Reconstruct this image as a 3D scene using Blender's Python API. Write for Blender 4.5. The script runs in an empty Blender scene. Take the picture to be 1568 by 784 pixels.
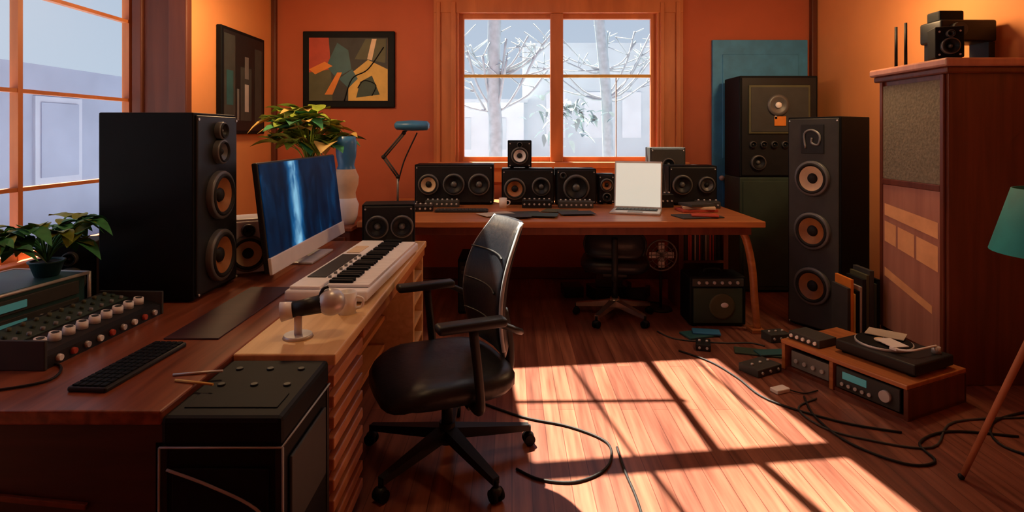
import bpy, bmesh, math, random
from mathutils import Vector, Matrix
random.seed(7)
scene=bpy.context.scene
scene.view_settings.view_transform='Standard'
scene.view_settings.look='None'

# ---------------------------------------------------------------- materials
def new_mat(name):
    m=bpy.data.materials.new(name); m.use_nodes=True
    nt=m.node_tree; b=nt.nodes['Principled BSDF']
    return m,nt,b
def flat(name,col,rough=0.6,metal=0.0,emit=None,es=0,var=0.12,scale=9.0,bump=0.0,spec=0.5):
    m,nt,b=new_mat(name)
    tc=nt.nodes.new('ShaderNodeTexCoord'); n=nt.nodes.new('ShaderNodeTexNoise')
    n.inputs['Scale'].default_value=scale; n.inputs['Detail'].default_value=4
    nt.links.new(tc.outputs['Object'],n.inputs['Vector'])
    r=nt.nodes.new('ShaderNodeValToRGB')
    r.color_ramp.elements[0].position=.3; r.color_ramp.elements[1].position=.7
    r.color_ramp.elements[0].color=[c*(1-var) for c in col]+[1]
    r.color_ramp.elements[1].color=[min(1,c*(1+var)) for c in col]+[1]
    nt.links.new(n.outputs['Fac'],r.inputs['Fac']); nt.links.new(r.outputs['Color'],b.inputs['Base Color'])
    b.inputs['Roughness'].default_value=rough; b.inputs['Metallic'].default_value=metal
    b.inputs['Specular IOR Level'].default_value=spec
    if emit:
        b.inputs['Emission Color'].default_value=list(emit)+[1]; b.inputs['Emission Strength'].default_value=es
    if bump:
        bp=nt.nodes.new('ShaderNodeBump'); bp.inputs['Strength'].default_value=bump; bp.inputs['Distance'].default_value=.01
        nt.links.new(n.outputs['Fac'],bp.inputs['Height']); nt.links.new(bp.outputs['Normal'],b.inputs['Normal'])
    return m
def wood(name,c1,c2,scale=(30,1.5,30),rough=.4):
    m,nt,b=new_mat(name)
    tc=nt.nodes.new('ShaderNodeTexCoord'); mp=nt.nodes.new('ShaderNodeMapping')
    mp.inputs['Scale'].default_value=scale
    n=nt.nodes.new('ShaderNodeTexNoise'); n.inputs['Scale'].default_value=1; n.inputs['Detail'].default_value=5; n.inputs['Distortion'].default_value=.6
    r=nt.nodes.new('ShaderNodeValToRGB')
    r.color_ramp.elements[0].position=.35; r.color_ramp.elements[1].position=.65
    r.color_ramp.elements[0].color=list(c1)+[1]; r.color_ramp.elements[1].color=list(c2)+[1]
    nt.links.new(tc.outputs['Object'],mp.inputs['Vector']); nt.links.new(mp.outputs['Vector'],n.inputs['Vector'])
    nt.links.new(n.outputs['Fac'],r.inputs['Fac']); nt.links.new(r.outputs['Color'],b.inputs['Base Color'])
    b.inputs['Roughness'].default_value=rough
    return m
def floor_mat():
    m,nt,b=new_mat('floor_planks')
    tc=nt.nodes.new('ShaderNodeTexCoord'); mp=nt.nodes.new('ShaderNodeMapping')
    mp.inputs['Rotation'].default_value=(0,0,math.radians(90))
    br=nt.nodes.new('ShaderNodeTexBrick')
    br.inputs['Color1'].default_value=(.27,.105,.065,1); br.inputs['Color2'].default_value=(.16,.055,.038,1)
    br.inputs['Mortar'].default_value=(.10,.030,.020,1); br.inputs['Scale'].default_value=1
    br.inputs['Mortar Size'].default_value=.002; br.inputs['Brick Width'].default_value=1.6; br.inputs['Row Height'].default_value=.085
    br.offset=.37
    nt.links.new(tc.outputs['Object'],mp.inputs['Vector']); nt.links.new(mp.outputs['Vector'],br.inputs['Vector'])
    mp2=nt.nodes.new('ShaderNodeMapping'); mp2.inputs['Scale'].default_value=(28,1.6,1)
    n=nt.nodes.new('ShaderNodeTexNoise'); n.inputs['Scale'].default_value=1; n.inputs['Detail'].default_value=5
    nt.links.new(tc.outputs['Object'],mp2.inputs['Vector']); nt.links.new(mp2.outputs['Vector'],n.inputs['Vector'])
    r=nt.nodes.new('ShaderNodeValToRGB'); r.color_ramp.elements[0].position=.3; r.color_ramp.elements[1].position=.75
    r.color_ramp.elements[0].color=(.55,.5,.5,1); r.color_ramp.elements[1].color=(1.5,1.5,1.5,1)
    nt.links.new(n.outputs['Fac'],r.inputs['Fac'])
    mx=nt.nodes.new('ShaderNodeMixRGB'); mx.blend_type='MULTIPLY'; mx.inputs['Fac'].default_value=1
    nt.links.new(br.outputs['Color'],mx.inputs['Color1']); nt.links.new(r.outputs['Color'],mx.inputs['Color2'])
    nt.links.new(mx.outputs['Color'],b.inputs['Base Color']); b.inputs['Roughness'].default_value=.30
    return m
def glass_mat():
    m,nt,b=new_mat('window_glass'); nt.nodes.remove(b)
    t=nt.nodes.new('ShaderNodeBsdfTransparent'); g=nt.nodes.new('ShaderNodeBsdfGlossy'); g.inputs['Roughness'].default_value=.55
    mx=nt.nodes.new('ShaderNodeMixShader'); mx.inputs[0].default_value=.02
    nt.links.new(t.outputs[0],mx.inputs[1]); nt.links.new(g.outputs[0],mx.inputs[2])
    nt.links.new(mx.outputs[0],nt.nodes['Material Output'].inputs[0]); return m
def screen_mat():
    m,nt,b=new_mat('screen_blue')
    tc=nt.nodes.new('ShaderNodeTexCoord'); sp=nt.nodes.new('ShaderNodeSeparateXYZ'); nt.links.new(tc.outputs['Object'],sp.inputs[0])
    mp=nt.nodes.new('ShaderNodeMapping'); mp.inputs['Scale'].default_value=(7,1,3)
    n=nt.nodes.new('ShaderNodeTexNoise'); n.inputs['Scale'].default_value=1.3; n.inputs['Detail'].default_value=4; n.inputs['Distortion'].default_value=.8
    nt.links.new(tc.outputs['Object'],mp.inputs[0]); nt.links.new(mp.outputs[0],n.inputs['Vector'])
    a=nt.nodes.new('ShaderNodeMath'); a.operation='ADD'; a.inputs[1].default_value=.20; nt.links.new(sp.outputs['X'],a.inputs[0])
    ab=nt.nodes.new('ShaderNodeMath'); ab.operation='ABSOLUTE'; nt.links.new(a.outputs[0],ab.inputs[0])
    mr=nt.nodes.new('ShaderNodeMapRange'); mr.interpolation_type='SMOOTHSTEP'; mr.inputs['From Min'].default_value=0; mr.inputs['From Max'].default_value=.14
    mr.inputs['To Min'].default_value=.55; mr.inputs['To Max'].default_value=0; nt.links.new(ab.outputs[0],mr.inputs['Value'])
    s=nt.nodes.new('ShaderNodeMath'); s.operation='MULTIPLY'; nt.links.new(mr.outputs[0],s.inputs[0]); nt.links.new(n.outputs['Fac'],s.inputs[1])
    s3=nt.nodes.new('ShaderNodeMath'); s3.operation='MULTIPLY'; s3.inputs[1].default_value=.42; nt.links.new(n.outputs['Fac'],s3.inputs[0])
    s2=nt.nodes.new('ShaderNodeMath'); s2.operation='MULTIPLY_ADD'; s2.inputs[1].default_value=1.9; nt.links.new(s.outputs[0],s2.inputs[0]); nt.links.new(s3.outputs[0],s2.inputs[2])
    r=nt.nodes.new('ShaderNodeValToRGB'); e=r.color_ramp.elements
    e[0].position=.16; e[0].color=(.001,.005,.018,1); e[1].position=.85; e[1].color=(.30,.65,.9,1)
    x=e.new(.26); x.color=(.001,.014,.045,1); x=e.new(.5); x.color=(.008,.11,.30,1)
    nt.links.new(s2.outputs[0],r.inputs['Fac'])
    b.inputs['Base Color'].default_value=(.004,.010,.022,1); b.inputs['Roughness'].default_value=.5; b.inputs['Specular IOR Level'].default_value=.05
    nt.links.new(r.outputs['Color'],b.inputs['Emission Color']); b.inputs['Emission Strength'].default_value=.8
    return m

M={}
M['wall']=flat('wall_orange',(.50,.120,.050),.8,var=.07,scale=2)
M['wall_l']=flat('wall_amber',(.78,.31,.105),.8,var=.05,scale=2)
M['ceil']=flat('ceiling_paint',(.5,.27,.15),.9)
M['floor']=floor_mat()
M['casing']=wood('casing_wood',(.46,.14,.045),(.60,.20,.065),(6,6,1.2),.5)
M['casing_d']=wood('casing_dark',(.085,.02,.008),(.14,.035,.014),(8,8,1),.55)
M['base']=flat('baseboard_paint',(.14,.032,.015),.5)
M['glass']=glass_mat()
M['desk']=wood('desk_wood',(.14,.036,.017),(.29,.085,.038),(26,1.4,26),.30)
M['desk_lit']=wood('desk_wood_lit',(.64,.38,.16),(.80,.53,.25),(20,1.4,20),.4)  # paler desk wood; warm light on the extension is painted in
M['slat']=wood('slat_wood',(.42,.16,.055),(.56,.24,.09),(20,1.4,20),.4)
M['desk_d']=wood('desk_wood_dark',(.030,.009,.012),(.05,.014,.016),(2,20,20),.5)
M['table']=wood('table_wood',(.36,.12,.04),(.52,.19,.06),(1.5,26,26),.35)
M['cab']=wood('cabinet_wood',(.105,.024,.012),(.165,.042,.020),(18,18,1.2),.4)
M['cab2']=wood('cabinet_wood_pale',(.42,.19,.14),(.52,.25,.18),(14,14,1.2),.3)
M['sun_patch']=flat('painted_sun_patch',(.95,.50,.24),.35)  # amber colour for sun patches painted on the cabinet door
M['cloth']=flat('grille_cloth',(.20,.18,.13),.95,var=.25,scale=60,bump=.4)
M['blk']=flat('black_paint',(.0045,.0065,.009),.6,spec=.15)
M['blk2']=flat('black_plastic',(.012,.014,.017),.45,spec=.3)
M['leather']=flat('black_leather',(.008,.010,.015),.40,bump=.15,scale=40,spec=.4)
M['char']=flat('charcoal',(.048,.052,.052),.6,spec=.3)
M['grey']=flat('grey_metal',(.22,.23,.24),.4,metal=.3)
M['pipe']=flat('grey_piping',(.36,.40,.44),.45)
M['ring']=flat('driver_ring',(.13,.135,.14),.4,metal=.3)
M['rub']=flat('rubber',(.010,.010,.011),.6,spec=.3)
M['cop']=flat('copper_cone',(.32,.12,.035),.45,var=.25)
M['tan']=flat('tan_cone',(.66,.50,.32),.5)
M['wht']=flat('white_plastic',(.87,.88,.90),.4,var=.04)
M['silv']=flat('silver',(.6,.6,.61),.35,metal=.3)
M['chrome']=flat('chrome',(.65,.62,.6),.2,metal=.9)
M['teal']=flat('teal_fabric',(.005,.26,.26),.7)
M['blue']=flat('blue_paint',(.055,.30,.62),.6)
M['blue2']=flat('blue_enamel',(.04,.20,.42),.35)
M['green']=flat('leaf_green',(.26,.36,.045),.5,var=.5,scale=14,spec=.25)
M['green2']=flat('leaf_deep',(.06,.28,.11),.5,var=.5,scale=14,spec=.25)
M['dkgreen']=flat('dark_green',(.030,.058,.042),.6)
M['olive']=flat('olive',(.085,.09,.045),.6)
M['yel']=flat('ochre',(.66,.43,.10),.6)
M['org']=flat('orange_paint',(.75,.24,.03),.6)
M['red']=flat('red_paint',(.45,.06,.03),.6)
M['cream']=flat('cream',(.72,.55,.36),.6)
M['screen']=screen_mat()
M['lapscr']=flat('laptop_screen',(.6,.6,.55),.5,emit=(.95,.95,.80),es=.5,var=.03)
M['led']=flat('display_led',(.05,.15,.14),.4,emit=(.15,.5,.45),es=.15)
M['teal2']=flat('teal_box',(.02,.10,.12),.5)
M['terra']=flat('terracotta',(.35,.12,.05),.7)
M['vinyl']=flat('paper_sleeves',(.5,.45,.38),.7)
M['soil']=flat('soil',(.03,.018,.01),.95)
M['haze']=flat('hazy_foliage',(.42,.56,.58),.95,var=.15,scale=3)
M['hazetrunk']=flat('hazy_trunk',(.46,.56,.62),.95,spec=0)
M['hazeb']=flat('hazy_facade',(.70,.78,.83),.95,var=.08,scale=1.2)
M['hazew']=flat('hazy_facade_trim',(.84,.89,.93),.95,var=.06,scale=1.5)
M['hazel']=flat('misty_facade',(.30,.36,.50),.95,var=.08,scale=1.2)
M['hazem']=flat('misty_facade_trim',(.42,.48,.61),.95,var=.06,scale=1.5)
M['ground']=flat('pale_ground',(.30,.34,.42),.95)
M['bulb']=flat('bulb',(1,.8,.5),.5,emit=(1,.6,.25),es=6)

# ---------------------------------------------------------------- mesh builder
class MB:
    def __init__(s): s.bm=bmesh.new(); s.mats=[]
    def mi(s,k):
        if k not in s.mats: s.mats.append(k)
        return s.mats.index(k)
    def _merge(s,b,mat,smooth=None):
        i=s.mi(mat)
        bmesh.ops.recalc_face_normals(b,faces=b.faces[:])
        vm={}
        for v in b.verts: vm[v]=s.bm.verts.new(v.co)
        for f in b.faces:
            try: nf=s.bm.faces.new([vm[v] for v in f.verts])
            except ValueError: continue
            nf.material_index=i; nf.smooth=f.smooth if smooth is None else smooth
        b.free()
    def box(s,c,sz,mat,bev=0.0,rot=None,seg=2):
        b=bmesh.new(); bmesh.ops.create_cube(b,size=1)
        bmesh.ops.scale(b,vec=sz,verts=b.verts)
        if bev:
            bmesh.ops.bevel(b,geom=b.edges[:]+b.verts[:],offset=min(bev,min(sz)*.45),segments=seg,profile=.5,affect='EDGES')
            if seg>2:
                for f in b.faces: f.smooth=True
        m=Matrix.Translation(Vector(c))
        if rot: m=m@Matrix.Rotation(rot[0],4,'X')@Matrix.Rotation(rot[1],4,'Y')@Matrix.Rotation(rot[2],4,'Z')
        bmesh.ops.transform(b,matrix=m,verts=b.verts); s._merge(b,mat); return s
    def bx(s,x0,x1,y0,y1,z0,z1,mat,bev=0.0,seg=2):
        return s.box(((x0+x1)/2,(y0+y1)/2,(z0+z1)/2),(abs(x1-x0),abs(y1-y0),abs(z1-z0)),mat,bev,seg=seg)
    def cyl(s,p0,p1,r0,r1=None,mat='blk',seg=20):
        if r1 is None: r1=r0
        p0=Vector(p0);p1=Vector(p1);d=p1-p0
        b=bmesh.new(); bmesh.ops.create_cone(b,cap_ends=True,segments=seg,radius1=max(r0,1e-4),radius2=max(r1,1e-4),depth=d.length)
        q=Vector((0,0,1)).rotation_difference(d.normalized()).to_matrix().to_4x4()
        bmesh.ops.transform(b,matrix=Matrix.Translation((p0+p1)/2)@q,verts=b.verts)
        for f in b.faces: f.smooth=len(f.verts)==4
        s._merge(b,mat); return s
    def sph(s,c,r,mat,u=20,v=12,jit=0):
        b=bmesh.new(); bmesh.ops.create_uvsphere(b,u_segments=u,v_segments=v,radius=1)
        if not hasattr(r,'__len__'): r=(r,r,r)
        for w in b.verts:
            k=1+random.uniform(-jit,jit) if jit else 1
            w.co=Vector((w.co.x*r[0]*k,w.co.y*r[1]*k,w.co.z*r[2]*k))+Vector(c)
        s._merge(b,mat,True); return s
    def lathe(s,c,ax,prof,mat,seg=28,smooth=True):
        c=Vector(c);ax=Vector(ax).normalized()
        q=Vector((0,0,1)).rotation_difference(ax).to_matrix()
        b=bmesh.new(); rings=[]
        for r,h in prof:
            if r<1e-5: rings.append([b.verts.new(c+q@Vector((0,0,h)))])
            else: rings.append([b.verts.new(c+q@Vector((r*math.cos(2*math.pi*i/seg),r*math.sin(2*math.pi*i/seg),h))) for i in range(seg)])
        for A,B in zip(rings,rings[1:]):
            for i in range(seg):
                j=(i+1)%seg
                if len(A)==1 and len(B)==1: continue
                if len(A)==1: b.faces.new((A[0],B[i],B[j]))
                elif len(B)==1: b.faces.new((A[i],A[j],B[0]))
                else: b.faces.new((A[i],A[j],B[j],B[i]))
        s._merge(b,mat,smooth); return s
    def loft(s,rings,mat,smooth=True):
        b=bmesh.new(); R=[[b.verts.new(Vector(p)) for p in r] for r in rings]; n=len(R[0])
        for A,B in zip(R,R[1:]):
            for i in range(n):
                j=(i+1)%n; b.faces.new((A[i],A[j],B[j],B[i]))
        b.faces.new(R[0]); b.faces.new(R[-1]); s._merge(b,mat,smooth); return s
    def poly(s,pts,mat):
        b=bmesh.new(); b.faces.new([b.verts.new(Vector(p)) for p in pts]); s._merge(b,mat); return s
    def tube(s,pts,r,mat,seg=8,sub=6,closed=False):
        P=[Vector(p) for p in pts]
        if sub>1 and len(P)>2:
            out=[];n=len(P)
            for i in range(n if closed else n-1):
                g=(lambda k:P[k%n]) if closed else (lambda k:P[max(0,min(n-1,k))])
                a,b_,c,d=g(i-1),g(i),g(i+1),g(i+2)
                for k in range(sub):
                    t=k/sub
                    out.append(.5*((2*b_)+(c-a)*t+(2*a-5*b_+4*c-d)*t*t+(3*b_-a-3*c+d)*t**3))
            if not closed: out.append(P[-1])
            P=out
        b=bmesh.new(); rings=[];n=len(P); up=None
        for i,p in enumerate(P):
            a=P[(i-1)%n] if closed else P[max(0,i-1)]; c=P[(i+1)%n] if closed else P[min(n-1,i+1)]
            t=(c-a).normalized()
            if up is None: up=Vector((0,0,1)) if abs(t.z)<.9 else Vector((1,0,0))
            x=up.cross(t)
            if x.length<1e-4: x=Vector((1,0,0)).cross(t)
            x.normalize(); y=t.cross(x).normalized(); up=y
            rings.append([b.verts.new(p+r*(math.cos(2*math.pi*k/seg)*x+math.sin(2*math.pi*k/seg)*y)) for k in range(seg)])
        L=list(zip(rings,rings[1:]))+([(rings[-1],rings[0])] if closed else [])
        for A,B in L:
            for i in range(seg):
                j=(i+1)%seg; b.faces.new((A[i],A[j],B[j],B[i]))
        if not closed: b.faces.new(rings[0]); b.faces.new(rings[-1])
        s._merge(b,mat,True); return s
    def leaf(s,base,d,L,w,mat,droop=.4):
        base=Vector(base); d=Vector(d).normalized(); side=d.cross(Vector((0,0,1)))
        if side.length<.01: side=Vector((1,0,0))
        side.normalize(); b=bmesh.new(); N=5; rows=[]
        for i in range(N+1):
            t=i/N; p=base+d*L*t+Vector((0,0,-droop*L*t*t)); ww=w*math.sin(math.pi*(.08+.92*t)**.8)*.5
            if i==N: ww=.0008
            rows.append((b.verts.new(p+side*ww+Vector((0,0,ww*.3))),b.verts.new(p),b.verts.new(p-side*ww+Vector((0,0,ww*.3)))))
        for A,B in zip(rows,rows[1:]):
            b.faces.new((A[0],A[1],B[1],B[0])); b.faces.new((A[1],A[2],B[2],B[1]))
        s._merge(b,mat,True); return s
    def driver(s,c,n,R,cone='cop',ring='ring'):
        s.lathe(c,n,[(R,0),(R,.022),(R*.97,.028),(R*.87,.028)],ring)
        s.lathe(c,n,[(R*.87,.028),(R*.82,.035),(R*.76,.034),(R*.70,.024)],'rub')
        s.lathe(c,n,[(R*.70,.024),(R*.5,.012),(R*.28,.003)],cone)
        s.lathe(c,n,[(R*.30,.003),(R*.26,.014),(R*.15,.021),(0,.024)],'rub' if cone!='blk2' else 'ring')
        return s
    def done(s,name,loc=(0,0,0),rz=0.0):
        me=bpy.data.meshes.new(name); s.bm.to_mesh(me); s.bm.free()
        for k in s.mats: me.materials.append(M[k])
        o=bpy.data.objects.new(name,me); o.location=loc; o.rotation_euler=(0,0,rz)
        scene.collection.objects.link(o); return o

# ---------------------------------------------------------------- room shell
XL,XR,YB=-2.48,3.14,6.10
MB().bx(-3.0,3.3,-1.2,6.3,-.1,0,'floor').done('floor')
# ceiling with an added, unseen skylight opening shaped for the floor sun patch
sk=[Vector((-.82,5.32,0)),Vector((.62,5.50,0)),Vector((1.02,3.00,0)),Vector((-.56,2.80,0))]   # TL TR BR BL
out=[Vector((-3.0,6.3,0)),Vector((3.3,6.3,0)),Vector((3.3,-1.3,0)),Vector((-3.0,-1.3,0))]
c=MB()
for i in range(4):
    j=(i+1)%4
    for z in(3.0,3.1): c.poly([(out[i].x,out[i].y,z),(out[j].x,out[j].y,z),(sk[j].x,sk[j].y,z),(sk[i].x,sk[i].y,z)],'ceil')
    c.poly([(sk[i].x,sk[i].y,3.0),(sk[j].x,sk[j].y,3.0),(sk[j].x,sk[j].y,3.1),(sk[i].x,sk[i].y,3.1)],'ceil')
    c.poly([(out[i].x,out[i].y,3.0),(out[j].x,out[j].y,3.0),(out[j].x,out[j].y,3.1),(out[i].x,out[i].y,3.1)],'ceil')
c.done('ceiling')
w=MB()
def sp(u,v,z=3.06):
    a=sk[0].lerp(sk[1],u); b_=sk[3].lerp(sk[2],u); p=a.lerp(b_,v); return (p.x,p.y,z)
def bar(p,q,wd,th_=.05,mat='casing'):
    p=Vector(p);q=Vector(q);d=q-p; w.box((p+q)/2,(d.length,wd,th_),mat,rot=(0,0,math.atan2(d.y,d.x)))
for a,b_ in(((0,0),(1,0)),((1,0),(1,1)),((1,1),(0,1)),((0,1),(0,0))): bar(sp(*a),sp(*b_),.06)
bar(sp(0,.47),sp(1,.47),.12); bar(sp(.66,0),sp(.60,.47),.05); bar(sp(.30,0),sp(.34,.47),.018); bar(sp(.88,0),sp(.86,.47),.016); bar(sp(.70,.47),sp(.76,1),.05); bar(sp(.0,.20),sp(.66,.24),.014)  # bars of the added skylight, placed to draw shadow lines on the floor
bar(sp(.36,.47),sp(.42,1),.025)
w.poly([sp(0,0,3.07),sp(1,0,3.07),sp(1,1,3.07),sp(0,1,3.07)],'glass')
w.done('added_skylight')
w=MB()
wx0,wx1,wz0,wz1=-.55,1.5,1.21,2.75
w.bx(-3.0,wx0,YB,6.3,0,3,'wall').bx(wx1,3.3,YB,6.3,0,3,'wall').bx(wx0,wx1,YB,6.3,0,wz0,'wall').bx(wx0,wx1,YB,6.3,wz1,3,'wall')
w.done('wall_back')
MB().bx(XR,3.3,-1.2,YB,0,3,'wall_l').done('wall_right')
MB().bx(-3.0,3.3,-1.3,-1.2,0,3,'wall').done('wall_front')
w=MB(); w.bx(-3.0,XL,4.52,YB,0,3,'wall_l')
w.bx(-3.0,-2.88,-1.2,4.52,0,.75,'wall_l').bx(-3.0,-2.88,-1.2,4.52,2.8,3,'wall_l').bx(-3.0,-2.88,-1.2,1.0,.75,2.8,'wall_l')
w.done('wall_left')
MB().bx(-2.875,-2.475,4.47,4.519,.0,3.0,'casing_d').bx(-2.60,-2.46,4.44,4.52,0,3,'casing_d',.01).bx(-2.875,-2.80,4.44,4.48,0,3,'casing_d',.01).done('trim_1')  # jamb gets no direct light; that shade is put into the dark brown
# back window
w=MB(); y0,y1=6.13,6.19
f=.05
w.bx(wx0,wx0+f,y0,y1,wz0,wz1,'casing').bx(wx1-f,wx1,y0,y1,wz0,wz1,'casing').bx(wx0+f,wx1-f,y0,y1,wz1-f,wz1,'casing').bx(wx0+f,wx1-f,y0,y1,wz0,wz0+f,'casing')
w.bx(.40,.53,6.08,6.2,wz0,wz1,'casing',.006)
for a,b_ in((wx0+f,.40),(.53,wx1-f)):
    w.bx(a,b_,6.14,6.18,2.09,2.12,'yel')
w.bx(1.085,1.095,6.15,6.17,wz0+f,2.085,'silv')
w.bx(wx0+f,.40,6.157,6.163,wz0+f,wz1-f,'glass').bx(.53,wx1-f,6.157,6.163,wz0+f,wz1-f,'glass')
w.done('window_1')
w=MB()
for x0,x1,s_ in((-.81,-.55,1),(1.5,1.77,-1)):
    w.bx(x0,x1,6.07,YB-.001,1.08,2.9,'casing',.006)
    w.bx(x0+.03,x0+.07,6.045,6.072,1.08,2.86,'casing',.006); w.bx(x1-.08,x1-.03,6.045,6.072,1.08,2.86,'casing',.006)
w.bx(-.81,1.77,6.06,YB-.001,2.75,2.90,'casing',.008).bx(-.86,1.82,6.03,YB-.001,2.9,2.96,'casing',.01)
w.bx(-.86,1.82,6.0,YB-.001,1.15,1.21,'casing',.01).bx(-.78,1.74,6.06,YB-.001,1.0,1.15,'casing',.006)
w.done('trim_2')
# left window
w=MB(); xa,xb=-2.95,-2.90
for y in(1.0,2.35,3.45,4.45): w.bx(xa,xb,y,y+.035 if y<4.4 else 4.49,.75,2.8,'casing')
for z in(.75,1.17,1.755,2.35,2.76): w.bx(xa+.005,xb-.003,1.0,4.49,z-.0 if z<1 else z-.012,z+.04 if z<1 or z>2.7 else z+.012,'casing')
w.bx(-2.927,-2.923,1.02,4.47,.78,2.78,'glass')
w.done('window_2')
MB().bx(-2.885,-2.80,1.0,4.43,.72,.76,'casing',.006).done('window_sill')
MB().bx(XL+.001,XR-.001,6.075,YB-.001,0,.12,'base',.008).done('baseboard_back')
MB().bx(XR-.022,XR-.001,-1.1,6.07,0,.12,'base',.008).done('baseboard_right')
MB().bx(XR-.06,XR-.002,6.03,YB-.002,.12,2.99,'casing_d',.01).bx(XL+.002,XL+.05,6.04,YB-.002,.12,2.99,'casing_d',.01).done('trim_3')
d=MB(); d.bx(2.07,3.05,6.06,YB-.001,0,2.47,'blue',.004)
for z0,z1 in((.15,1.1),(1.25,2.32)): d.bx(2.17,2.95,6.05,6.062,z0,z1,'blue',.005)
d.cyl((2.14,6.05,1.05),(2.14,6.0,1.05),.012,.012,'silv').sph((2.14,5.99,1.05),.028,'silv')
d.done('door_1')

# ---------------------------------------------------------------- outside
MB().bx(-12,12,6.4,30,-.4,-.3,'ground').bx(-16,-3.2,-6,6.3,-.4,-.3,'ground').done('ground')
def branches(t,base,n,sx,zr,r):
    for k in range(n):
        a=random.uniform(-sx,sx); b0=random.uniform(.2,.6)
        p0=Vector(base); p2=p0+Vector((a,random.uniform(-.2,.2),random.uniform(*zr))); pm=p0.lerp(p2,b0)+Vector((a*.1,0,-.1))
        t.tube([p0,pm,p2],r,'hazetrunk',5,4)
        for q in range(3):
            e=p2.lerp(pm,random.random()*.7); t.tube([e,e+Vector((random.uniform(-.4,.4),0,random.uniform(.0,.35)))],r*.5,'hazetrunk',4,1)
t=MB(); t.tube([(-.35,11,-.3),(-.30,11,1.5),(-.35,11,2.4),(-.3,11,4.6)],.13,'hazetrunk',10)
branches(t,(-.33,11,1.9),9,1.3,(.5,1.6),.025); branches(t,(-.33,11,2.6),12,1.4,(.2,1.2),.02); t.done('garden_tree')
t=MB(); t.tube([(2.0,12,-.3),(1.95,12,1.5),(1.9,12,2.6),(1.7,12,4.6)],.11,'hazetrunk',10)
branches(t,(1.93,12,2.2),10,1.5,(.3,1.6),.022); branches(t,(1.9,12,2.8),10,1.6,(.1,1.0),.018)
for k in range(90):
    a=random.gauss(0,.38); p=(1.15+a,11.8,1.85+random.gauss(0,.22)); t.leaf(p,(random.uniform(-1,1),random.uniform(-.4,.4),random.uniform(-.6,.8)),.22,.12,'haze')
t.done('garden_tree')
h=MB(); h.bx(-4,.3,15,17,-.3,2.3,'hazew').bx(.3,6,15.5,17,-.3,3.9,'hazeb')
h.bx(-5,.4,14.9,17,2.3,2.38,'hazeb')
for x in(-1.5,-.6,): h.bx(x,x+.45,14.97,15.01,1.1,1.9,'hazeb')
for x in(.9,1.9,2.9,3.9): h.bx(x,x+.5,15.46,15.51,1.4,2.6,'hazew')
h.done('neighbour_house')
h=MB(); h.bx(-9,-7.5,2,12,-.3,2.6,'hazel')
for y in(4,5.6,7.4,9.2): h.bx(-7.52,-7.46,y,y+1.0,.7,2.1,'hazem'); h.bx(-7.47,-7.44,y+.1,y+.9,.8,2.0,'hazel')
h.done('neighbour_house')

# ---------------------------------------------------------------- left studio desk
d=MB()
d.bx(-2.35,-.95,1.59,4.12,.71,.75,'desk',.006)
d.bx(-.951,-.60,2.0,4.12,.71,.75,'desk_lit',.006)
d.bx(-.97,-.93,1.60,2.0,.66,.71,'desk_d').bx(-2.33,-.97,1.60,1.64,0,.71,'desk_d')
for k in range(9): d.box((-1.65,1.593,.06+k*.06),(1.0,.014,.016),'cab',.003,rot=(0,.10,0))  # slanted paler strips stand in for sunlight stripes on the dark front
d.bx(-.99,-.955,1.64,4.08,0,.71,'desk_d')
d.bx(-2.33,-2.29,1.64,4.08,0,.71,'desk_d')
d.bx(-.95,-.64,2.02,2.42,.03,.71,'desk')
for k in range(9): d.bx(-.642,-.612,2.025,2.415,.05+k*.072,.09+k*.072,'slat',.005)
d.bx(-.66,-.61,2.42,4.1,.655,.71,'slat',.004)
for y in(4.06,3.7): d.bx(-.95,-.62,y,y+.04,0,.71,'desk_lit',.004)
for z in(.12,.26,.40,.54): d.bx(-.95,-.62,3.74,4.06,z,z+.02,'desk_lit',.003)
for z in(.15,.33,.51): d.bx(-.95,-.80,2.42,3.7,z,z+.03,'slat',.003)
d.done('studio_desk')

DT=.75
def speaker(name,W,D,H,drv,loc,rz,body='blk',panel=None,feet=True):
    s=MB(); f0=.012 if feet else 0
    s.bx(-W/2,W/2,-D/2,D/2,f0,H,body,.006)
    if panel: s.bx(-W/2+.012,W/2-.012,-D/2-.012,-D/2+.004,f0+.012,H-.012,panel,.008)
    off=.012 if panel else 0
    if feet:
        for a in(-1,1):
            for b_ in(-1,1): s.cyl((a*(W/2-.04),b_*(D/2-.04),0),(a*(W/2-.04),b_*(D/2-.04),f0+.002),.018,.018,'rub')
    for (x,z,R,cm) in drv: s.driver((x,-D/2-off,z),(0,-1,0),R,cm)
    for a in(-1,1):
        for z in(.03,H-.03): s.cyl((a*(W/2-.022),-D/2-off,z),(a*(W/2-.022),-D/2-off-.004,z),.006,.006,'silv',8)
    return s.done(name,loc,rz)
R90=math.radians(90)
speaker('tower_speaker',.40,.42,.845,[(0,.175,.122,'cop'),(0,.46,.115,'cop'),(0,.665,.058,'ring'),(0,.765,.042,'blk2')],(-1.62,2.80,DT),R90,panel='blk2')
speaker('bookshelf_speaker',.26,.20,.30,[(0,.12,.095,'tan'),(0,.24,.035,'ring')],(-1.45,3.20,DT),math.radians(30),'wht','wht')
speaker('bookshelf_speaker',.34,.20,.285,[(-.07,.14,.075,'blk2'),(.09,.14,.075,'blk2')],(-.83,3.98,DT),math.radians(8),'blk','blk2')

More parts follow.
